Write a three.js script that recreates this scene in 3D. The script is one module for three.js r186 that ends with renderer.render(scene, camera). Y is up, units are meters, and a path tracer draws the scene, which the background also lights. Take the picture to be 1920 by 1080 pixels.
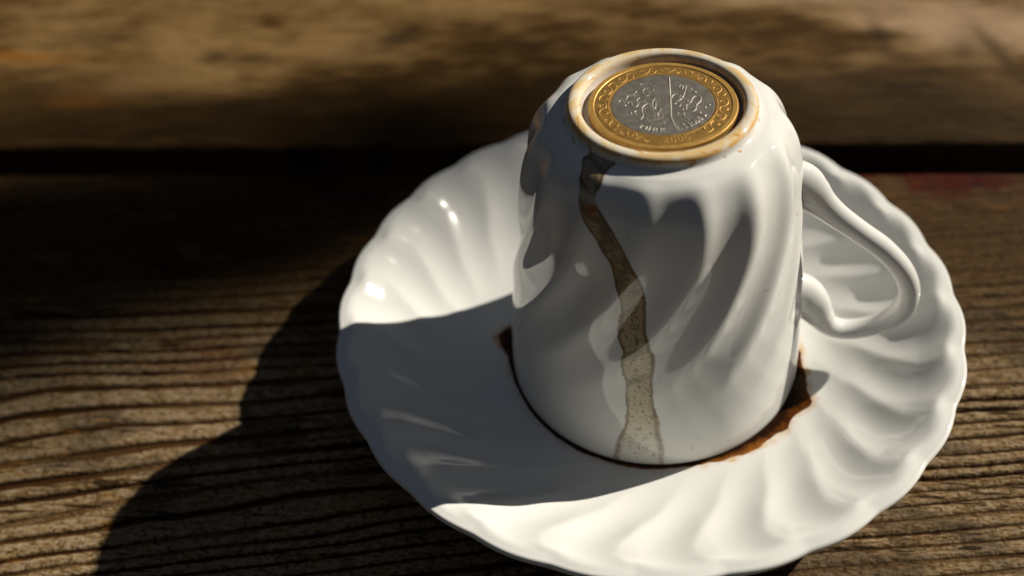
import * as THREE from 'three';
import { mergeGeometries } from 'three/addons/utils/BufferGeometryUtils.js';

// ---------------------------------------------------------------- camera, sky, sun, exposure
const MM = 0.001;                                     // shapes below are measured in millimetres
const scene = new THREE.Scene();
const camera = new THREE.PerspectiveCamera(32.27, 1920 / 1080, 0.01, 400);
{
  const pit = 0.799, yaw = -0.033, roll = -0.109;
  const fw = new THREE.Vector3(Math.sin(yaw) * Math.cos(pit), -Math.sin(pit), -Math.cos(yaw) * Math.cos(pit));
  let r = new THREE.Vector3(Math.cos(yaw), 0, Math.sin(yaw)), u = new THREE.Vector3().crossVectors(r, fw);
  const c = Math.cos(roll), s = Math.sin(roll);
  const r2 = r.clone().multiplyScalar(c).addScaledVector(u, s), u2 = u.clone().multiplyScalar(c).addScaledVector(r, -s);
  camera.position.set(-22.36, 175.24, 146.33).multiplyScalar(MM);
  camera.quaternion.setFromRotationMatrix(new THREE.Matrix4().makeBasis(r2, u2, fw.clone().negate()));
  camera.focus = 0.181;
  camera.userData.fStop = 8.5;
}
scene.add(camera);
const SUN_AZ = 20.5 * Math.PI / 180, SUN_EL = 33.5 * Math.PI / 180;
const sunDir = new THREE.Vector3(Math.cos(SUN_EL) * Math.cos(SUN_AZ), Math.sin(SUN_EL), -Math.cos(SUN_EL) * Math.sin(SUN_AZ));
const sun = new THREE.DirectionalLight(new THREE.Color().setRGB(1, 0.93, 0.8), 5);
sun.position.copy(sunDir).multiplyScalar(10);
sun.target.position.set(0, 0, 0);
sun.castShadow = true;
sun.shadow.mapSize.set(4096, 4096);
Object.assign(sun.shadow.camera, { left: -0.5, right: 0.5, top: 0.5, bottom: -0.5, near: 0.5, far: 20 });
scene.add(sun, sun.target);
{
  const W = 256, H = 128, d = new Float32Array(W * H * 4);
  for (let j = 0; j < H; j++) for (let i = 0; i < W; i++) {
    const e = Math.max(0, ((j + 0.5) / H - 0.5) * Math.PI), t = Math.pow(Math.sin(e), 1.4), k = (j * W + i) * 4;
    d[k] = 0.005 + 0.045 * t; d[k + 1] = 0.006 + 0.053 * t; d[k + 2] = 0.007 + 0.072 * t; d[k + 3] = 1;
  }
  const sky = new THREE.DataTexture(d, W, H, THREE.RGBAFormat, THREE.FloatType);
  sky.mapping = THREE.EquirectangularReflectionMapping; sky.magFilter = sky.minFilter = THREE.LinearFilter; sky.needsUpdate = true;
  scene.background = sky; scene.environment = sky;
}
const renderer = new THREE.WebGLRenderer({ antialias: true });
renderer.setSize(1024, 576);
renderer.toneMapping = THREE.LinearToneMapping;
renderer.toneMappingExposure = 1.4;
renderer.shadowMap.enabled = true;

// ---------------------------------------------------------------- helpers
const clamp = (x, a = 0, b = 1) => Math.min(b, Math.max(a, x));
const sm = (a, b, x) => { const t = clamp((x - a) / (b - a)); return t * t * (3 - 2 * t); };
const mix = (a, b, t) => a + (b - a) * t;
const hash = (x, y, s) => { let h = Math.imul(x | 0, 374761393) ^ Math.imul(y | 0, 668265263) ^ Math.imul(s | 0, 1274126177); h = Math.imul(h ^ (h >>> 13), 1274126177); h ^= h >>> 16; return (h >>> 0) / 4294967296; };
function noise(x, y, s = 0) {
  const i = Math.floor(x), j = Math.floor(y); let u = x - i, v = y - j;
  u = u * u * (3 - 2 * u); v = v * v * (3 - 2 * v);
  return mix(mix(hash(i, j, s), hash(i + 1, j, s), u), mix(hash(i, j + 1, s), hash(i + 1, j + 1, s), u), v);
}
function fbm(x, y, s, n = 4) { let a = 0, w = 0.5, t = 0; for (let k = 0; k < n; k++) { a += w * noise(x, y, s + k); t += w; w *= 0.5; x = x * 2.03 + 7.1; y = y * 2.03 + 3.7; } return a / t; }
function curve(pts) {                                  // monotone-ish Hermite through [x, y...] rows
  return (x, k = 1) => {
    const n = pts.length; if (x <= pts[0][0]) return pts[0][k]; if (x >= pts[n - 1][0]) return pts[n - 1][k];
    let i = 0; while (x > pts[i + 1][0]) i++;
    const sl = (a) => { if (a <= 0 || a >= n - 1) return a <= 0 ? (pts[1][k] - pts[0][k]) / (pts[1][0] - pts[0][0]) : (pts[n - 1][k] - pts[n - 2][k]) / (pts[n - 1][0] - pts[n - 2][0]);
      return (pts[a + 1][k] - pts[a - 1][k]) / (pts[a + 1][0] - pts[a - 1][0]); };
    const h = pts[i + 1][0] - pts[i][0], t = (x - pts[i][0]) / h, t2 = t * t, t3 = t2 * t;
    return (2 * t3 - 3 * t2 + 1) * pts[i][k] + (t3 - 2 * t2 + t) * h * sl(i) + (-2 * t3 + 3 * t2) * pts[i + 1][k] + (t3 - t2) * h * sl(i + 1);
  };
}
// a grid of (nu + 1) x (nv + 1) points f(u, v) -> [x, y, z] in mm, smooth normals, closed in u when wrap
function grid(nu, nv, f, wrap = false, uvf = (u, v) => [u, v]) {
  const P = new Float32Array((nu + 1) * (nv + 1) * 3), UV = new Float32Array((nu + 1) * (nv + 1) * 2), I = [];
  for (let j = 0; j <= nv; j++) for (let i = 0; i <= nu; i++) {
    const k = j * (nu + 1) + i, p = f(wrap && i === nu ? 0 : i / nu, j / nv), t = uvf(i / nu, j / nv);
    P[k * 3] = p[0] * MM; P[k * 3 + 1] = p[1] * MM; P[k * 3 + 2] = p[2] * MM; UV[k * 2] = t[0]; UV[k * 2 + 1] = t[1];
    if (i < nu && j < nv) I.push(k, k + nu + 1, k + 1, k + 1, k + nu + 1, k + nu + 2);
  }
  const g = new THREE.BufferGeometry();
  g.setAttribute('position', new THREE.BufferAttribute(P, 3)); g.setAttribute('uv', new THREE.BufferAttribute(UV, 2)); g.setIndex(I);
  g.computeVertexNormals();
  if (wrap) { const n = g.attributes.normal; for (let j = 0; j <= nv; j++) { const a = j * (nu + 1), b = a + nu, v = [n.getX(a) + n.getX(b), n.getY(a) + n.getY(b), n.getZ(a) + n.getZ(b)], l = Math.hypot(...v) || 1; n.setXYZ(a, v[0] / l, v[1] / l, v[2] / l); n.setXYZ(b, v[0] / l, v[1] / l, v[2] / l); } }
  return g;
}
function texture(W, H, f, srgb = false, n = 4) {       // f(x, y) -> linear rgb (colour) or a single value
  const d = new Uint8Array(W * H * 4), enc = (c) => srgb ? (c <= 0.0031308 ? 12.92 * c : 1.055 * Math.pow(c, 1 / 2.4) - 0.055) : c;
  for (let j = 0; j < H; j++) for (let i = 0; i < W; i++) {
    const c = f((i + 0.5) / W, (j + 0.5) / H), k = (j * W + i) * 4;
    for (let m = 0; m < 3; m++) d[k + m] = Math.round(255 * enc(clamp(typeof c === 'number' ? c : c[m])));
    d[k + 3] = 255;
  }
  const t = new THREE.DataTexture(d, W, H); t.magFilter = THREE.LinearFilter; t.minFilter = THREE.LinearMipmapLinearFilter; t.generateMipmaps = true;
  t.wrapS = t.wrapT = THREE.MirroredRepeatWrapping; if (srgb) t.colorSpace = THREE.SRGBColorSpace; t.needsUpdate = true; return t;
}
function mesh(name, g, m, parent = scene) { const o = new THREE.Mesh(g, m); o.name = name; o.castShadow = o.receiveShadow = true; parent.add(o); return o; }
function thing(name, label, category, x = 0, y = 0, z = 0) { const o = new THREE.Group(); o.name = name; o.position.set(x * MM, y * MM, z * MM); o.userData = { label, category }; scene.add(o); return o; }
const lerp3 = (a, b, t) => [mix(a[0], b[0], t), mix(a[1], b[1], t), mix(a[2], b[2], t)];

// ---------------------------------------------------------------- ground under the table
{
  const g = new THREE.CircleGeometry(60, 64).rotateX(-Math.PI / 2);
  const m = new THREE.MeshStandardMaterial({ color: new THREE.Color().setRGB(0.05, 0.045, 0.035), roughness: 1 });
  m.map = texture(512, 512, (x, y) => { const n = 0.7 + 0.5 * fbm(x * 40, y * 40, 5, 5); return [n * 0.8, n * 0.8, n * 0.8]; }, true); m.map.repeat.set(60, 60);
  const o = mesh('ground', g, m); o.position.y = -0.75; o.userData = { kind: 'structure', label: 'dark bare ground far below the gap in the table' };
}

// ---------------------------------------------------------------- the weathered plank table
const TABLE_TURN = 7.67 * Math.PI / 180;
const S0 = -260, S1 = 260;
// front plank: raised pale bands between recessed brown ones; everything is a function of (s along, t across)
function frontWood(s, t) {
  const a = 0.09 + 0.10 * clamp((t - 12) / 38);
  const F = t + a * s + 1.1 * (fbm(s * 0.013, t * 0.03, 11, 3) - 0.5) * 6 + 0.9 * (noise(s * 0.045, t * 0.11, 15) - 0.5);
  const idx = F / 3.75 + 1.2 * noise(F * 0.12, 3.3, 17), k = Math.floor(idx), u = idx - k;
  const wide = 0.14 + 0.22 * hash(k, 1, 19) * (0.35 + 0.65 * noise(s * 0.03, k * 3.1, 21)) + 0.06 * sm(-60, -140, s) * sm(10, 45, t);
  const edge = 0.09 + 0.05 * (noise(s * 0.35, k * 5.7, 23) - 0.5);
  const w2 = wide + 0.12 * (noise(s * 0.22, k * 2.3, 25) - 0.5);
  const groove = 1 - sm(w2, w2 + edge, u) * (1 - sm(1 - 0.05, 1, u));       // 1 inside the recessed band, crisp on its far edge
  const depth = 0.5 + 0.5 * hash(k, 2, 27);
  const fade = mix(0.35, 1, sm(-35, 10, t + 18 * (noise(s * 0.02, 1.5, 29) - 0.5)));    // the back half of the board is smoother
  const run = 0.6 + 0.4 * sm(0.28, 0.55, noise(s * 0.022 + 9, k * 7.3, 28));
  return { groove: clamp(groove) * run, depth: depth * fade, k, u, F, fade };
}
function frontHeight(s, t) {
  const w = frontWood(s, t);
  return -0.9 * w.groove * w.depth + 0.22 * (fbm(s * 0.5, t * 1.3, 31, 3) - 0.5) * (1 - 0.6 * w.groove) + 0.5 * (fbm(s * 0.02, t * 0.02, 33, 2) - 0.5);
}
// weathered wood is more saturated where it is darker
const warm = (c) => [0.74 * c[0] * Math.pow(c[0] / 0.30, 0.18), 0.715 * c[1] * Math.pow(c[1] / 0.225, 0.30), 0.70 * c[2] * Math.pow(c[2] / 0.135, 0.55)];
function frontColor(s, t) {
  const w = frontWood(s, t);
  const fib = fbm(s * 0.9, t * 3.2, 41, 4), cross = noise(s * 2.6, t * 0.9, 43), big = fbm(s * 0.018, t * 0.05, 45, 3);
  let c = lerp3([0.150, 0.100, 0.046], [0.40, 0.30, 0.182], clamp(fib * 1.5 - 0.35));
  c = lerp3(c, [0.30, 0.245, 0.175], 0.45 * sm(0.6, 0.8, cross));
  c = lerp3(c, [0.10, 0.068, 0.036], 0.5 * sm(0.55, 0.25, cross) * sm(0.5, 0.35, fib));
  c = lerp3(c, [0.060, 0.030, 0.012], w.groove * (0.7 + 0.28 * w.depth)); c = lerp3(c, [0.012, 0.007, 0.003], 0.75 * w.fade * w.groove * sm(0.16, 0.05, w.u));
  const hair = sm(0.74, 0.9, noise(s * 0.05, w.F * 1.9, 54)) * sm(0.35, 0.6, noise(s * 0.03, w.F * 0.4, 56)); c = lerp3(c, [0.06, 0.032, 0.012], 0.5 * hair);
  // older finish stays on the back half: darker, browner, with flakes of red
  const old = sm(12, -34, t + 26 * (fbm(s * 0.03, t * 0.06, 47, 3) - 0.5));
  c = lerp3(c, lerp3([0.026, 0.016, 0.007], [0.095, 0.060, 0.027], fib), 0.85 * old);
  const grey = sm(0.56, 0.68, fbm(s * 0.05, t * 0.09, 49, 4)); c = lerp3(c, [0.05, 0.048, 0.042], 0.5 * grey * (1 - w.groove));
  const redBand = Math.exp(-(((t - 4) / 7) ** 2)) * sm(-70, -100, s) + sm(-50, -60, t) * (sm(30, 45, s) * sm(105, 88, s) + 0.75 * sm(-118, -100, s) * sm(-62, -75, s)) + 0.35 * sm(-8, -20, t) * sm(-48, -30, t) * sm(-70, -90, s);
  c = lerp3(c, [0.075, 0.008, 0.005], clamp(redBand * (t > -40 ? 0.32 : 0.9)) * sm(0.44, 0.62, fbm(s * 0.09, t * 0.2, 51, 4) + 0.12 * sm(-45, -55, t) * sm(20, 40, s)));
  const am = 0.6 * sm(0.72, 0.80, fbm(s * 0.11, t * 0.35, 53, 3)); c = lerp3(c, [0.30, 0.15, 0.04], 0.55 * am);
  // short checks and black specks
  const chk = sm(0.70, 0.76, noise(s * 0.16, t * 2.1, 55)) * sm(0.5, 0.7, noise(s * 0.05, t * 0.3, 57)); c = lerp3(c, [0.02, 0.014, 0.008], 0.8 * chk);
  const sp = sm(0.78, 0.85, noise(s * 1.3, t * 1.8, 59)); c = lerp3(c, [0.03, 0.022, 0.012], 0.6 * sp);
  const j = 0.86 + 0.28 * hash(Math.floor(s * 4), Math.floor(t * 6), 61);
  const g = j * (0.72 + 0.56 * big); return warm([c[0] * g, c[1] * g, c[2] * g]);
}
function backColor(s, t) {
  const F = t + 0.05 * s + 5 * (fbm(s * 0.012, t * 0.03, 71, 3) - 0.5);
  const fib = fbm(s * 0.12, F * 0.55, 73, 4), big = fbm(s * 0.02, t * 0.045, 75, 4);
  let c = lerp3([0.070, 0.044, 0.016], [0.240, 0.160, 0.078], clamp(0.5 + 1.5 * (fib - 0.5) + 1.9 * (big - 0.5)));
  c = lerp3(c, [0.46, 0.32, 0.20], 0.6 * sm(-40, 70, s) * sm(0.3, 0.65, big) * sm(-92, -116, t));
  c = lerp3(c, [0.030, 0.021, 0.010], 0.85 * sm(-122, -90, t + 34 * (fbm(s * 0.016, t * 0.04, 77, 3) - 0.5)) * (1 - 0.25 * sm(-84, -79, t)));
  const blob = (x, y, rx, ry, a) => Math.exp(-((((s - x) * Math.cos(a) + (t - y) * Math.sin(a)) / rx) ** 2) - ((-(s - x) * Math.sin(a) + (t - y) * Math.cos(a)) / ry) ** 2);
  const knot = blob(-79, -133, 9, 5.5, -0.5) + blob(-139, -124, 5, 3.5, 0) + blob(-126, -123, 8, 2.6, 0.1) + 0.8 * blob(-186, -137, 14, 3, 0) + 0.8 * blob(74, -129, 2.6, 10, -0.1) + 0.85 * blob(106, -122, 3, 14, -0.25) + 0.6 * blob(97, -122, 4.5, 9, 0.15) + 0.4 * blob(-30, -128, 16, 3, 0);
  c = lerp3(c, [0.030, 0.026, 0.018], clamp(knot) * 0.75);
  c = lerp3(c, [0.26, 0.115, 0.020], 0.75 * blob(-215, -127, 26, 2.6, 0.08) + 0.3 * blob(-176, -100, 12, 3, 0));
  return warm(c);
}
const table = thing('plank_table', 'weathered brown plank table with a black gap between its boards, under the saucer', 'table');
table.rotation.y = -TABLE_TURN;
function plank(t0, t1, nS, nT, height, map, bump, bumpScale, uvT0, uvT1) {
  const ts = []; const R = 2.2;                         // rows across: round arris, top, round arris, sides, underside
  for (let k = 0; k <= 6; k++) { const a = k / 6 * Math.PI / 2; ts.push([t0 + R - R * Math.cos(a), -R + R * Math.sin(a)]); }
  for (let k = 1; k < nT; k++) ts.push([mix(t0 + R, t1 - R, k / nT), 0]);
  for (let k = 6; k >= 0; k--) { const a = k / 6 * Math.PI / 2; ts.push([t1 - R + R * Math.cos(a), -R + R * Math.sin(a)]); }
  ts.push([t1, -32], [t0, -32], [t0, -R]);
  const L = 330, n = ts.length - 1;
  const g = grid(nS, n, (u, v) => {
    const [t, y] = ts[Math.round(v * n)], q = u * 2 - 1, s = (S0 + S1) / 2 + L * (0.62 * q + 0.38 * q * q * q);
    return [s, y + (y > -20 ? height(s, t) + (y < -0.01 ? 0.7 * (fbm(s * 0.09, t0, 81, 3) - 0.5) : 0) : 0), t];
  }, false, (u, v) => { const t = ts[Math.round(v * n)][0], q = u * 2 - 1, s = (S0 + S1) / 2 + L * (0.62 * q + 0.38 * q * q * q); return [(s - S0) / (S1 - S0), (t - uvT0) / (uvT1 - uvT0)]; });
  const ix = g.index.array; for (let i = 0; i < ix.length; i += 3) { const a = ix[i + 1]; ix[i + 1] = ix[i + 2]; ix[i + 2] = a; }
  g.computeVertexNormals();
  // the sawn ends
  const ends = [-1, 1].map((e) => { const b = new THREE.BoxGeometry(2 * MM, 29 * MM, (t1 - t0 - 4) * MM); b.translate((e * (L - 0.4)) * MM, -17 * MM, (t0 + t1) / 2 * MM); return b; });
  const m = new THREE.MeshPhysicalMaterial({ roughness: 0.85, specularIntensity: 0.15, map, bumpMap: bump, bumpScale });
  if (g.index) g.setIndex([...ix].reverse().reverse());
  return mesh('plank', mergeGeometries([g, ...ends]), m, table);
}
{
  const T0 = -64.6, T1 = 85.4, W = 2048, H = 1024;
  const map = texture(W, H, (x, y) => frontColor(mix(S0, S1, x), mix(T0, T1, y)), true);
  const bump = texture(W, H, (x, y) => { const s = mix(S0, S1, x), t = mix(T0, T1, y); return 0.5 * fbm(s * 1.1, t * 3.0, 91, 3) + 0.5 * noise(s * 2.2, t * 1.6, 93); });
  plank(T0, 85.4, 620, 330, frontHeight, map, bump, 0.0002, T0, T1);
  const B0 = -205, B1 = -78.4;
  const map2 = texture(1024, 512, (x, y) => backColor(mix(S0, S1, x), mix(B0, B1, y)), true);
  const bump2 = texture(1024, 512, (x, y) => fbm(mix(S0, S1, x) * 0.25, mix(B0, B1, y) * 1.2, 95, 4));
  plank(B0, B1, 160, 90, (s, t) => 0.8 * (fbm(s * 0.03, t * 0.25, 97, 3) - 0.5) - 1.3 * sm(-110, -79, t) ** 2, map2, bump2, 0.0006, B0, B1);
}

// ---------------------------------------------------------------- porcelain
const WHITE = [0.62, 0.615, 0.60];
const porcelain = () => new THREE.MeshPhysicalMaterial({ color: new THREE.Color().setRGB(...WHITE), roughness: 0.05, specularIntensity: 1, ior: 1.6 });

// saucer: 27 swirled troughs between soft ridges, scalloped rim
const NS = 27, D2R = Math.PI / 180;
const sTop = curve([[0, 4.8], [28, 4.8], [34, 4.85], [38, 5.25], [42, 6.3], [47, 8.4], [52, 11.0], [57, 14.2], [60, 16.45], [61.4, 17.45], [62.2, 17.87], [63, 18.05], [63.8, 18.1], [64.6, 18.08]]);
const sOff = curve([[30, -26], [38, -15], [43, -8.5], [46, -6], [50, -2], [54, 1.2], [57, 2.9], [60, 3], [63, 1.4], [66, 0]]);
const swirl = (r, th) => { const u = NS * (th / D2R - 5.1 - sOff(r)) / 360; return u - Math.floor(u); };
const ridge = (u) => { const s = Math.abs(Math.sin(Math.PI * u)); return 1 - Math.sqrt(s * s + 0.032) / 1.016; };   // 1 on the ridge
const rimOf = (th) => 65.1 + 0.42 * (1 - 1.6 * ridge(swirl(66, th)));
const lobe = (a, c, w) => Math.exp(-((((a - c + 540) % 360 - 180) / w) ** 2));
// how far the spilled coffee reaches out from the cup's mouth, by angle in degrees
const spillReach = (a) => 0.35 + 4.4 * lobe(a, 31, 7.5) + 2.4 * lobe(a, 47, 11) + 1.2 * lobe(a, 63, 12) + 1.5 * lobe(a, 19, 6) + 0.8 * lobe(a, 7, 9) + 2.9 * lobe(a, 193, 5.5) + 1.3 * lobe(a, 188, 13) + 0.35 * lobe(a, 110, 55);
const rimWave = (th) => 0.55 * (0.35 - ridge(swirl(66, th)));
const saucerTop = (r, th) => { const a = 0.82 * sm(35, 54, r) * (1 - 0.8 * sm(61.3, 63.6, r)); return sTop(r) + a * (ridge(swirl(r, th)) - 0.42) + rimWave(th) * sm(61.5, 64, r); };
{
  const under = curve([[34, 2.3], [35, 0.9], [35.8, 0.0], [37.2, 0.0], [38, 0.4], [39, 2.2], [42, 3.5], [50, 7.4], [58, 12.4], [63.2, 15.5], [64.6, 16.7]]);
  const rows = [];
  for (let k = 0; k <= 130; k++) rows.push([k < 20 ? k * 1.3 : mix(24.7, 64.6, (k - 19) / 111), 0]);
  for (let k = 1; k <= 9; k++) rows.push([k, 1]);       // round lip
  for (let k = 0; k <= 50; k++) rows.push([mix(64.6, 34, k / 50), 2]);
  rows.push([0, 3]);
  const n = rows.length - 1;
  const f = (u, v) => {
    const th = u * 2 * Math.PI, [r0, kind] = rows[Math.round(v * n)], R = rimOf(th), q = 1 + (R - 65.1) / 65.1 * sm(40, 64, kind === 1 ? 65 : r0);
    let r = r0, y;
    if (kind === 0) { y = saucerTop(r0, th); r = r0 * q; }
    else if (kind === 1) { const a = Math.PI / 2 - r0 / 10 * Math.PI; r = (64.6 + 0.95 * Math.cos(a)) * q; const yt = saucerTop(64.6, th), yb = 16.0 + rimWave(th); y = (yt + yb) / 2 + (yt - yb) / 2 * Math.sin(a) + 0.25 * Math.cos(a); }
    else if (kind === 2) { y = Math.min(under(r0), 16.0) + rimWave(th) * sm(60, 64, r0) + 0.7 * sm(40, 55, r0) * (1 - sm(61, 64, r0)) * (ridge(swirl(r0, th)) - 0.42); r = r0 * q; }
    else { y = 2.3; r = 0; }
    return [r * Math.cos(th), y, r * Math.sin(th)];
  };
  const g = grid(NS * 28, n, f, true, (u, v) => { const p = f(u, v); return [p[0] / 136 + 0.5, p[2] / 136 + 0.5]; });
  const ix = g.index.array; for (let i = 0; i < ix.length; i += 3) { const a = ix[i + 1]; ix[i + 1] = ix[i + 2]; ix[i + 2] = a; } g.computeVertexNormals();
  { const nn = g.attributes.normal, nu = NS * 28; for (let j = 0; j <= n; j++) { const a = j * (nu + 1), b = a + nu, v = [nn.getX(a) + nn.getX(b), nn.getY(a) + nn.getY(b), nn.getZ(a) + nn.getZ(b)], l = Math.hypot(...v) || 1; nn.setXYZ(a, v[0] / l, v[1] / l, v[2] / l); nn.setXYZ(b, v[0] / l, v[1] / l, v[2] / l); } }
  const m = porcelain(); m.color.setRGB(1, 1, 1); m.roughness = 0.07;
  // dried coffee round the cup's mouth: brown ring, wider on the right and at a spot on the left
  const CX = 2.4, CZ = 3.2;
  const tints = (X, Z) => { const n = fbm(X * 0.5, Z * 0.5, 101, 4), r = Math.hypot(X, Z), a = ((Math.atan2(Z, X) / D2R) + 360) % 360; const reach = spillReach(a) + 0.9 + 1.6 * (n - 0.5); return 0.75 * sm(reach + 0.5, reach - 0.7, r - 30.9) * clamp(2 * n - 0.35) * clamp(spillReach(a) - 0.3); };
  m.map = texture(1024, 1024, (x, y) => lerp3(WHITE, [0.50, 0.28, 0.07], tints((x - 0.5) * 136 - 2.4, (y - 0.5) * 136 - 3.2)), true);
  const s = thing('saucer', 'white fluted porcelain saucer with a scalloped rim, standing on the wooden planks', 'saucer');
  mesh('dish', g, m, s);
}

// wet dark coffee that ran out round the cup's mouth
{
  const spill = thing('coffee_spill', 'dark brown spilled coffee round the mouth of the upturned cup on the saucer', 'coffee', 2.4, 0, 3.2);
  const reach = (a) => spillReach(a) * (0.82 + 0.36 * noise(a * 0.22, 2, 103)) + 0.18 * (noise(a * 0.8, 5, 105) - 0.5);
  const f = (u, v) => { const th = -u * 2 * Math.PI, a = ((th / D2R) % 360 + 360) % 360, R = reach(a), e = mix(-1.6, R, v), r = 30.9 + e; const X = r * Math.cos(th), Z = r * Math.sin(th);
    const q = clamp(e / R), y = saucerTop(Math.hypot(X + 2.4, Z + 3.2), Math.atan2(Z + 3.2, X + 2.4)); return [X, y + 0.02 + Math.min(0.55, 0.16 + 0.12 * R) * Math.pow(1 - q, 0.7) * Math.sqrt(1 - q * 0.98), Z]; };
  const g = grid(720, 16, f, true, (u, v) => { const p = f(u, v); return [p[0] / 80 + 0.5, p[2] / 80 + 0.5]; });
  const m = new THREE.MeshPhysicalMaterial({ roughness: 0.18, specularIntensity: 0.25 });
  m.map = texture(1024, 1024, (x, y) => { const X = (x - 0.5) * 80, Z = (y - 0.5) * 80, a = ((Math.atan2(Z, X) / D2R) + 360) % 360, q = clamp((Math.hypot(X, Z) - 30.9) / reach(a)), n = fbm(X * 0.9, Z * 0.9, 107, 4);
    const late = sm(48, 66, a) * sm(150, 80, a); return lerp3([0.012, 0.004, 0.0015], lerp3([0.055, 0.013, 0.002], [0.21, 0.075, 0.010], clamp(late + 0.6 * (n - 0.3))), sm(0.25 - 0.2 * late, 1.0, q + 0.6 * (n - 0.5)) * (R1(a))); }, true);
  function R1(a) { return clamp(spillReach(a) / 1.2); }
  mesh('coffee_film', g, m, spill);
}

// cup, mouth down on the saucer
const CUP = [2.4, 0, 3.2], NC = 15;
const prof = [[28.2, 6.6], [28.5, 5.5], [29.2, 4.95], [30.0, 4.85], [30.6, 5.15], [30.85, 5.9], [30.9, 7.5], [30.75, 12], [30.3, 18], [29.6, 25], [28.7, 32], [27.6, 39.5], [26.6, 46.5], [25.85, 53], [25.1, 58.5], [24.0, 63], [22.5, 66.2], [20.9, 68.2], [19.0, 69.2], [17.7, 69.55], [17.0, 69.85], [16.75, 70.5], [16.6, 71.3], [16.15, 71.75], [15.4, 71.9], [14.6, 71.7], [14.15, 71.1], [13.95, 70.2], [13.75, 69.4], [13.3, 69.1], [8, 69.0], [0.001, 69.0]];
const profArc = [0]; for (let i = 1; i < prof.length; i++) profArc.push(profArc[i - 1] + Math.hypot(prof[i][0] - prof[i - 1][0], prof[i][1] - prof[i - 1][1]));
const LEN = profArc[profArc.length - 1], pr = curve(prof.map((p, i) => [profArc[i], p[0]])), ph = curve(prof.map((p, i) => [profArc[i], p[1]]));
const ridgeAng = curve([[10, 120], [20, 106], [29, 92], [40, 76.5], [52, 63], [59, 59], [66, 57], [70, 56]]);
const fluteAmp = (r, h) => r < 18.6 ? 0 : 0.55 * sm(17, 46, h) * (1 - 0.15 * sm(58, 66, h)) * sm(18.6, 23.6, r);
function cupAt(th, arc) {
  const r = pr(arc), h = ph(arc), a = fluteAmp(r, h);
  if (a <= 0) return [r, h];
  const w = Math.cos(NC * (th - ridgeAng(h) * D2R)), f = a * (w + 0.22 * w * w - 0.3);
  const k = sm(66, 69.5, h);                           // on the shoulder the flutes tilt upward with the surface
  return [r + f * (1 - 0.6 * k), h + f * 0.75 * k];
}
const dripLine = curve([[4, 102.8, 6.2], [6, 102.8, 5.6], [10, 102.8, 4.9], [17.4, 103.1, 3.7], [24, 103.7, 2.9], [28.8, 104.2, 2.8], [33, 104.6, 3.3], [36.6, 105.4, 2.9], [39, 106.8, 3.1], [42.6, 107.3, 2.5], [49.6, 108.3, 2.5], [55.9, 114, 2.6], [61.9, 123.4, 2.3], [64, 127, 2.4], [66.4, 131, 1.9], [68.5, 133.5, 2.5], [70, 134, 2.9]]);
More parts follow.
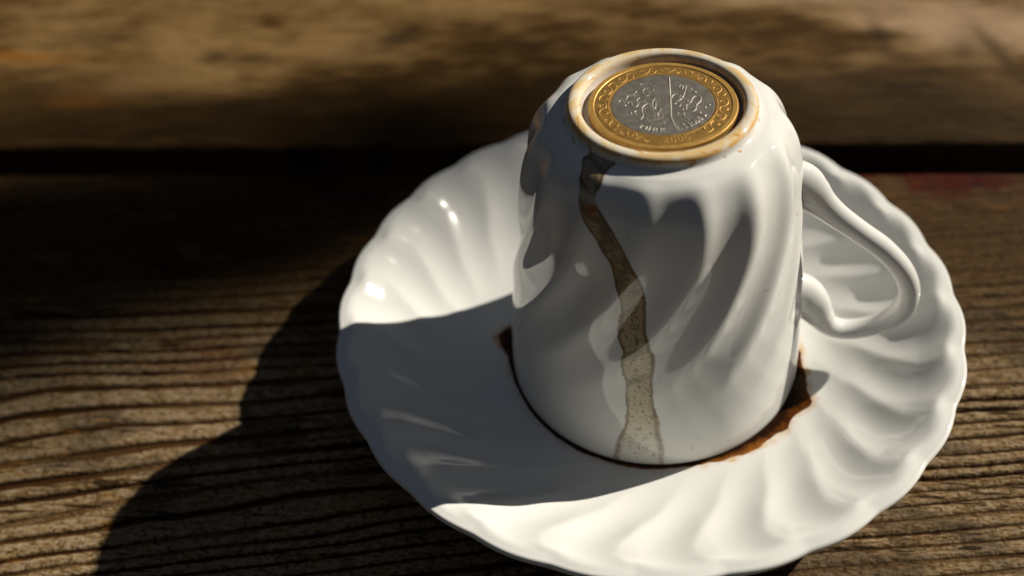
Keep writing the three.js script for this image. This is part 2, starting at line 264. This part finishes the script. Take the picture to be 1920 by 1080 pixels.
function cupColor(x, y) {
  const arc = y * LEN, r = pr(arc), h = ph(arc), deg = x * 360; let c = WHITE;
  const X = deg * D2R * r, n = fbm(X * 0.45, arc * 0.45, 111, 4);
  if (r > 16.9 && h < 70.2 && arc > profArc[3]) {      // the dried run of coffee
    const jag = 1.1 * (fbm(X * 0.28 + 5, h * 0.28, 113, 3) - 0.5) * 2;
    const d = (deg - dripLine(h, 1)) * D2R * r + 0.5 * (noise(h * 0.25, 4.4, 115) - 0.5), w = 0.93 * dripLine(h, 2) + jag * 0.65, q = Math.abs(d) / w;
    if (q < 1.3) {
      const inn = sm(1.12, 0.90, q), line = sm(0.70, 0.90, q) * sm(1.06, 0.96, q), low = sm(24, 8, h), dark = sm(30, 46, h);
      const body = lerp3(lerp3([0.52, 0.45, 0.25], [0.40, 0.31, 0.11], n), lerp3([0.34, 0.23, 0.075], [0.15, 0.085, 0.018], n), 0.9 * dark + 0.1);
      c = lerp3(c, body, inn * (0.85 - 0.68 * low * sm(0.2, 0.5, n + 0.25 * low)));
      c = lerp3(c, [0.085, 0.044, 0.008], line * (0.9 - 0.4 * low) * (0.45 + 0.9 * n));
      const sp = sm(0.70, 0.80, noise(X * 2.6, arc * 2.6, 117)) * 0.8 + sm(0.84, 0.90, noise(X * 1.1, arc * 1.1, 119));
      c = lerp3(c, [0.07, 0.04, 0.012], clamp(sp) * inn * 0.75 * (1 - 0.4 * low));
      const blot = sm(0.52, 0.66, fbm(X * 0.35, arc * 0.35, 121, 4)) * sm(42, 62, h); c = lerp3(c, [0.08, 0.05, 0.02], 0.75 * blot * inn);
      const rust = Math.exp(-(((h - 64.6) / 1.2) ** 2) - (((deg - 127.5) * D2R * r) / 0.9) ** 2); c = lerp3(c, [0.35, 0.09, 0.012], 0.9 * rust);
      const pale = Math.exp(-(((h - 66.1) / 0.7) ** 2)) * inn; c = lerp3(c, [0.66, 0.58, 0.42], 0.6 * pale);
      const cut = sm(0.0, 0.25, Math.sin(h * 0.9 + d * 0.5) - 0.55) * sm(42, 36, h) * sm(20, 28, h); c = lerp3(c, [0.16, 0.12, 0.06], 0.5 * cut * inn);
    }
  }
  if (r < 17.6 && h > 69.2) {                          // amber stain on and inside the foot ring
    const right = 0.5 + 0.5 * Math.cos((deg - 10) * D2R), m1 = fbm(Math.cos(deg * D2R) * 6, Math.sin(deg * D2R) * 6 + arc * 0.5, 123, 4);
    const out = Math.exp(-(((h - 71.35) / 0.3) ** 2)) * sm(16.0, 16.3, r) * sm(0.28, 0.5, m1 + 0.1), top = Math.exp(-(((r - 15.6) / 0.8) ** 2)) * sm(0.42, 0.64, m1 + 0.16 * right);
    c = lerp3(c, [0.62, 0.50, 0.29], (0.35 + 0.4 * m1) * sm(70.3, 71.0, h)); c = lerp3(c, [0.56, 0.29, 0.05], 0.95 * out); c = lerp3(c, [0.58, 0.36, 0.09], 0.7 * top);
    const gut = sm(14.7, 14.1, r) * sm(0.35, 0.6, m1 + 0.25 * right); c = lerp3(c, [0.5, 0.27, 0.07], 0.6 * gut * (0.25 + 0.75 * right));
    const spot = sm(0.74, 0.80, fbm(X * 0.9, arc * 0.9, 125, 3) + 0.03) * sm(13.8, 14.6, r); c = lerp3(c, [0.45, 0.19, 0.02], 0.8 * spot);
    if (r < 13.6) c = lerp3(c, [0.30, 0.16, 0.05], 0.7);
  }
  const speck = sm(0.935, 0.95, noise(X * 0.8, arc * 0.8, 127)); return lerp3(c, [0.3, 0.24, 0.18], 0.4 * speck * sm(0.6, 0.7, n));
}
{
  const cup = thing('coffee_cup', 'white fluted porcelain coffee cup turned upside down on the saucer, coffee run down its side', 'cup', ...CUP);
  const n = 260, nu = 720;
  // denser rows where the profile bends
  const rowArc = [];
  { const dens = (a) => (a < profArc[6] ? 3 : a > profArc[15] && a < profArc[29] ? 3.2 : 1); let tot = 0; const cum = [0]; const N = 4000; for (let i = 0; i < N; i++) { tot += dens((i + 0.5) / N * LEN); cum.push(tot); } let j = 0; for (let k = 0; k <= n; k++) { while (j < N && cum[j + 1] < k / n * tot) j++; rowArc.push(Math.min(LEN, (j + (k / n * tot - cum[j]) / (cum[j + 1] - cum[j] || 1)) / N * LEN)); } }
  const outer = grid(nu, n, (u, v) => { const th = u * 2 * Math.PI, [r, h] = cupAt(th, rowArc[Math.round(v * n)]); return [r * Math.cos(th), h, r * Math.sin(th)]; }, true, (u, v) => [u, rowArc[Math.round(v * n)] / LEN]);
  const inn = [[28.2, 6.6], [27.6, 14], [26.4, 28], [24.4, 44], [22.2, 56], [19.5, 62], [14, 65.5], [0.001, 66.3]], ic = (v, k) => curve(inn.map((p, i) => [i / 7, ...p]))(v, k);
  const inner = grid(96, 42, (u, v) => { const th = -u * 2 * Math.PI; return [ic(v, 1) * Math.cos(th), ic(v, 2), ic(v, 1) * Math.sin(th)]; }, true, () => [0.75, 0.3]);
  const m = porcelain(); m.color.setRGB(1, 1, 1); m.map = texture(2048, 1024, cupColor, true); m.map.wrapS = THREE.RepeatWrapping;
  mesh('body', mergeGeometries([outer, inner]), m, cup);

  // handle: a loft along its centre line in the vertical plane through the cup's axis
  const ang = 9 * D2R;
  // [r, h, half width in the plane, half width across]
  const hp = [[22.5, 53.6, 5.6, 4.0], [25.6, 52.6, 5.2, 3.6], [27.8, 51.0, 4.2, 3.0], [30.2, 48.6, 3.2, 2.5], [33.4, 45.6, 2.6, 2.3], [38.2, 41.6, 2.3, 2.25], [43.6, 37.0, 2.3, 2.35], [48.2, 31.4, 2.25, 2.35], [50.6, 25.6, 2.2, 2.35], [50.4, 20.6, 2.2, 2.35], [47.8, 16.6, 2.1, 2.3], [43.4, 14.2, 2.0, 2.25], [39.2, 13.7, 2.1, 2.3], [36.2, 15.2, 2.5, 2.5], [34.0, 18.2, 3.2, 2.9], [32.0, 21.2, 4.3, 3.3], [29.6, 23.2, 5.4, 3.9], [26.4, 24.2, 6.2, 4.2]];
  const cc = (k) => curve(hp.map((p, i) => [i / (hp.length - 1), ...p]));
  const C = cc(), at = (v) => [C(v, 1), C(v, 2)];
  const hg = grid(40, 150, (u, v) => {
    const p = at(v), a = at(Math.max(0, v - 0.004)), b = at(Math.min(1, v + 0.004)); let tx = b[0] - a[0], ty = b[1] - a[1]; const l = Math.hypot(tx, ty); tx /= l; ty /= l;
    const ph2 = u * 2 * Math.PI, e = (x) => Math.sign(x) * Math.pow(Math.abs(x), 1.0), ci = 0.95 * e(Math.cos(ph2)) * C(v, 3), si = e(Math.sin(ph2)) * C(v, 4);
    const r = p[0] - ty * ci, h = p[1] + tx * ci;
    return [r * Math.cos(ang) - si * Math.sin(ang), h, r * Math.sin(ang) + si * Math.cos(ang)];
  }, true);
  mesh('handle', hg, porcelain(), cup);
}

// ---------------------------------------------------------------- coin lying in the recess of the cup's foot
{
  const K = 1024, cv = document.createElement('canvas'); cv.width = cv.height = K; const x = cv.getContext('2d');
  const R = K / 2 - 2, cx = K / 2, P = (X, Y) => [cx + X * R, cx - Y * R];
  x.fillStyle = '#404040'; x.fillRect(0, 0, K, K); x.lineCap = x.lineJoin = 'round';
  const ringStroke = (r, w, c) => { x.strokeStyle = c; x.lineWidth = w * R; x.beginPath(); x.arc(cx, cx, r * R, 0, 2 * Math.PI); x.stroke(); };
  ringStroke(0.955, 0.075, '#e0e0e0'); ringStroke(0.905, 0.02, '#202020'); ringStroke(0.725, 0.012, '#909090'); ringStroke(0.69, 0.016, '#101010');
  // scrolling leaves on the outer ring
  x.strokeStyle = '#b0b0b0';
  for (let k = 0; k < 30; k++) {
    const a = k / 30 * 2 * Math.PI; if (Math.abs(((a - 1.5 * Math.PI) + 3 * Math.PI) % (2 * Math.PI) - Math.PI) < 0.34) continue;
    const q = (r, da) => P(r * Math.cos(a + da), r * Math.sin(a + da)), up = k % 2 ? 1 : -1;
    x.lineWidth = 0.014 * R; x.beginPath(); x.moveTo(...q(0.81 - 0.045 * up, -0.11)); x.bezierCurveTo(...q(0.81 + 0.075 * up, -0.06), ...q(0.81 + 0.06 * up, 0.05), ...q(0.81 + 0.045 * up, 0.11)); x.stroke();
    x.lineWidth = 0.012 * R; x.beginPath(); x.moveTo(...q(0.81, 0.0)); x.bezierCurveTo(...q(0.81 - 0.06 * up, 0.01), ...q(0.81 - 0.07 * up, 0.07), ...q(0.81 - 0.02 * up, 0.075)); x.stroke();
    x.fillStyle = '#bcbcbc'; x.beginPath(); x.ellipse(...q(0.80 - 0.045 * up, 0.035), 0.022 * R, 0.012 * R, -a + 0.8, 0, 7); x.fill();
  }
  x.fillStyle = '#8c8c8c';
  const word = (t, r, mid, step, size) => { x.font = 'bold ' + Math.round(size * R) + 'px serif'; x.textAlign = 'center'; x.textBaseline = 'middle'; [...t].forEach((ch, i) => { const a = mid + (i - (t.length - 1) / 2) * step; x.save(); x.translate(...P(r * Math.cos(a), r * Math.sin(a))); x.rotate(-(a + Math.PI / 2)); x.fillText(ch, 0, 0); x.restore(); }); };
  word('2005', 0.805, 1.5 * Math.PI, 0.115, 0.15);
  // the centre: the long stroke of the numeral and scrolls on both sides
  const Z = (px, py) => P((px - 792) / 735, (514 - py) / 420);
  const path = (w, c, ...p) => { x.strokeStyle = c; x.lineWidth = w * R; x.beginPath(); x.moveTo(...Z(...p[0])); for (let i = 1; i + 1 < p.length; i++) { const a = Z(...p[i]), b = Z(...p[i + 1]); x.quadraticCurveTo(a[0], a[1], i + 2 === p.length ? b[0] : (a[0] + b[0]) / 2, i + 2 === p.length ? b[1] : (a[1] + b[1]) / 2); } x.stroke(); };
  path(0.016, '#f0f0f0', [955, 268], [905, 410], [850, 575]); path(0.014, '#d0d0d0', [850, 575], [822, 640], [820, 700], [826, 765]);
  x.fillStyle = '#606060'; x.beginPath(); x.moveTo(...Z(750, 330)); x.lineTo(...Z(925, 330)); x.lineTo(...Z(838, 600)); x.lineTo(...Z(735, 600)); x.fill();
  const w = 0.015, g = '#a8a8a8';
  for (const p of [[[455, 430], [480, 385], [545, 395], [582, 360]], [[460, 462], [505, 440], [490, 500], [525, 515], [565, 480], [540, 450], [592, 425]], [[720, 342], [660, 340], [636, 390], [660, 425], [705, 405], [742, 442]], [[735, 455], [695, 480], [680, 545], [712, 552], [738, 470]], [[652, 490], [590, 508], [565, 560], [570, 605], [530, 632]],
    [[690, 632], [720, 585], [760, 560]], [[560, 645], [640, 662], [745, 640]], [[600, 690], [680, 700], [750, 690]], [[890, 480], [918, 435], [962, 438]], [[890, 480], [920, 515], [995, 490], [1042, 440], [1085, 372]], [[1015, 372], [1040, 345], [1065, 372], [1035, 395]], [[905, 540], [930, 565], [965, 545], [945, 512], [905, 530]],
    [[990, 602], [1008, 548], [1062, 540], [1100, 490], [1135, 482]], [[1085, 602], [1100, 565], [1150, 548], [1185, 500], [1155, 470], [1128, 428]], [[1000, 610], [1040, 640], [1090, 600]], [[380, 440], [410, 410], [430, 450]], [[640, 300], [690, 280], [720, 300]], [[960, 620], [930, 660], [975, 690]], [[500, 580], [480, 540], [520, 545]]]) path(w, g, ...p);
  x.fillStyle = '#c8c8c8';
  for (const [a, b] of [[430, 480], [500, 550], [580, 360], [745, 370], [1120, 410], [1150, 440], [1230, 580], [1040, 372], [960, 590], [1180, 600], [460, 560], [900, 620], [1110, 640], [700, 610]]) { x.beginPath(); x.arc(...Z(a, b), 0.013 * R, 0, 7); x.fill(); }
  let sd = 5; const rn = () => hash(sd++, 9, 151);
  for (let q = 0; q < 46; q++) { const a0 = rn() * 6.283, rr = 0.12 + 0.42 * rn(), X0 = 792 + 735 * rr * Math.cos(a0), Y0c = 514 + 420 * rr * Math.sin(a0); if (Math.abs(X0 - 870) < 90) continue; const t0 = rn() * 6.283, l = 26 + 26 * rn(); path(0.009 + 0.005 * rn(), '#848484', [X0, Y0c], [X0 + l * Math.cos(t0), Y0c + l * Math.sin(t0)], [X0 + 1.6 * l * Math.cos(t0 + 0.9), Y0c + 1.2 * l * Math.sin(t0 + 0.9)]); }
  x.globalAlpha = 0.5; for (let q = 0; q < 26; q++) { const a = rn() * 6.283, b = a + 0.4 + rn(), q0 = 0.95 * rn(); x.strokeStyle = rn() > 0.5 ? '#2c2c2c' : '#585858'; x.lineWidth = 1.2; x.beginPath(); x.moveTo(...P(q0 * Math.cos(a), q0 * Math.sin(a))); x.lineTo(...P(q0 * Math.cos(a) + 0.3 * Math.cos(b), q0 * Math.sin(a) + 0.3 * Math.sin(b))); x.stroke(); } x.globalAlpha = 1;
  word('T\u00DCRK', 0.585, 1.5 * Math.PI - 0.48, 0.165, 0.115); word('L\u0130RASI', 0.585, 1.5 * Math.PI + 0.52, 0.15, 0.115);
  const img = x.getImageData(0, 0, K, K).data;
  const raw = (i, j) => img[(clamp(j, 0, K - 1) * K + clamp(i, 0, K - 1)) * 4] / 255;
  const soft = new Float32Array(K * K); for (let j = 0; j < K; j++) for (let i = 0; i < K; i++) { let s = 0; for (let b = -2; b <= 2; b++) for (let a = -2; a <= 2; a++) s += raw(i + a, j + b); soft[j * K + i] = s / 25; }
  const hgt = (X, Y) => { const [a, b] = P(X, Y), i = Math.floor(clamp(a, 0, K - 2)), j = Math.floor(clamp(b, 0, K - 2)), u = clamp(a - i), v = clamp(b - j), q = (i2, j2) => soft[j2 * K + i2]; return mix(mix(q(i, j), q(i + 1, j), u), mix(q(i, j + 1), q(i + 1, j + 1), u), v); };
  const RC = 13.07, Y0 = 69.1, TOP = 70.85, RI = 0.69;
  // the relief lies in the coin's own colour: dirt stays in the hollows
  const tint = (hi, lo) => texture(1024, 1024, (u, v) => { const X = u * 2 - 1, Y = v * 2 - 1, h = hgt(X, Y), n = fbm(X * 14 + 20, Y * 14 + 20, 131, 4), f = hash(Math.floor(u * 1024), Math.floor(v * 1024), 133); return lerp3(lo, hi, clamp(0.25 + 0.85 * (h - 0.2) + 0.55 * (n - 0.5) + 0.22 * (f - 0.5))); }, true);
  const brass = new THREE.MeshPhysicalMaterial({ map: tint([0.58, 0.345, 0.095], [0.22, 0.115, 0.026]), metalness: 0.7, roughness: 0.5 });
  const nickel = new THREE.MeshPhysicalMaterial({ map: tint([0.46, 0.425, 0.37], [0.17, 0.15, 0.13]), metalness: 0.75, roughness: 0.46 });
  const TURN = -4 * D2R, rot = (X, Z2) => [X * Math.cos(TURN) - Z2 * Math.sin(TURN), X * Math.sin(TURN) + Z2 * Math.cos(TURN)];
  const place = (X, Y, y) => { const [a, b] = rot(X * RC, -Y * RC); return [a, y, b]; };
  const face = (r0, r1, nr, nt) => grid(nt, nr, (u, v) => { const a = -u * 2 * Math.PI, r = mix(r0, r1, v), X = r * Math.cos(a), Y = r * Math.sin(a); return place(X, Y, TOP - Y0 + 0.15 * (hgt(X, Y) - 0.8) - (r > 0.985 ? 0.35 * ((r - 0.985) / 0.015) ** 2 * 0.6 : 0)); }, true, (u, v) => { const a = -u * 2 * Math.PI, r = mix(r0, r1, v); return [0.5 + 0.5 * r * Math.cos(a), 0.5 + 0.5 * r * Math.sin(a)]; });
  const flip = (gg) => { const ix = gg.index.array; for (let i = 0; i < ix.length; i += 3) { const a = ix[i + 1]; ix[i + 1] = ix[i + 2]; ix[i + 2] = a; } gg.computeVertexNormals(); return gg; };
  const coin = thing('coin', 'round two-metal coin, gold-coloured ring round a grey centre, lying on the upturned cup', 'coin', 2.64, Y0, 3.1);
  coin.rotation.set(-0.016, 0, 0.006);
  const side = grid(720, 10, (u, v) => { const a = u * 2 * Math.PI, e = 0.12 * (Math.cos(u * 720 * Math.PI) > 0 ? 1 : 0), r = 1 - 0.004 * e * 4, y = mix(TOP - Y0 - 0.24, 0, v); const rr = v > 0.9 ? r - 0.012 : r; const [X, Z2] = rot(rr * RC * Math.cos(a), rr * RC * Math.sin(a)); return [X, y, Z2]; }, true, (u) => [0.5 + 0.48 * Math.cos(u * 6.283), 0.5 + 0.48 * Math.sin(u * 6.283)]);
  const top = face(RI, 1, 110, 900), mid = face(0.0005, RI, 190, 640);
  const base = grid(90, 1, (u, v) => { const a = u * 2 * Math.PI, r = RC * 0.985 * (1 - v); return [r * Math.cos(a), 0.0, r * Math.sin(a)]; }, true);
  const up = (gg) => { const nn = gg.attributes.normal; let s = 0; for (let i = 0; i < nn.count; i += 97) s += nn.getY(i); return s < 0 ? flip(gg) : gg; };
  mesh('outer_ring', mergeGeometries([up(top), side, base]), brass, coin);
  mesh('centre_disc', up(mid), nickel, coin);
}

// ---------------------------------------------------------------- leafy twig up towards the sun that shades the left of the table
{
  let seed = 7; const rnd = () => hash(seed++, 3, 141);
  const T = new THREE.Vector3(-0.150, 0, -0.066), O = T.clone().addScaledVector(sunDir, 6.4);
  const A = new THREE.Vector3(Math.sin(SUN_AZ), 0, Math.cos(SUN_AZ)), B = new THREE.Vector3().crossVectors(A, sunDir).normalize(); if (B.y < 0) B.negate();
  const twig = thing('leafy_twig', 'leafy green twig hanging in the sun, shading the left of the table', 'twig'); twig.position.copy(O);
  const off = (a, b, c) => new THREE.Vector3().addScaledVector(A, a).addScaledVector(B, b).addScaledVector(sunDir, c);
  const stemC = new THREE.CatmullRomCurve3([off(-0.02, 0.9, 0.15), off(0.02, 0.5, 0.05), off(-0.01, 0.2, 0), off(0, 0.05, 0), off(0.01, -0.05, 0.02)]);
  mesh('stem', new THREE.TubeGeometry(stemC, 40, 0.0035, 8), new THREE.MeshStandardMaterial({ color: new THREE.Color().setRGB(0.09, 0.06, 0.035), roughness: 0.9 }), twig);
  const leafG = grid(10, 16, (u, v) => { const x = u * 2 - 1, w = 24 * Math.pow(Math.sin(Math.PI * Math.min(1, v * 0.96 + 0.02)), 0.8); return [x * w, v * 78, 5 * x * x - 9 * v * v]; });
  const leafM = new THREE.MeshPhysicalMaterial({ color: new THREE.Color().setRGB(0.06, 0.11, 0.03), roughness: 0.6, side: THREE.DoubleSide });
  for (let row = 0; row < 8; row++) for (let col = 0; col < 4; col++) {
    const b = -0.062 + row * 0.022 + (rnd() - 0.5) * 0.008, a = -0.022 + col * 0.0235 + (rnd() - 0.5) * 0.008;
    if (a < -0.012 && b < -0.02) continue;
    const l = mesh('leaf', leafG, leafM, twig); l.position.copy(off(a, b, (rnd() - 0.5) * 0.16));
    l.quaternion.setFromUnitVectors(new THREE.Vector3(0, 0, 1), sunDir); l.rotateZ(rnd() * 6.28); l.rotateX((rnd() - 0.5) * 0.9); l.scale.setScalar(0.8); l.translateY(-0.032);
  }
}

renderer.render(scene, camera);
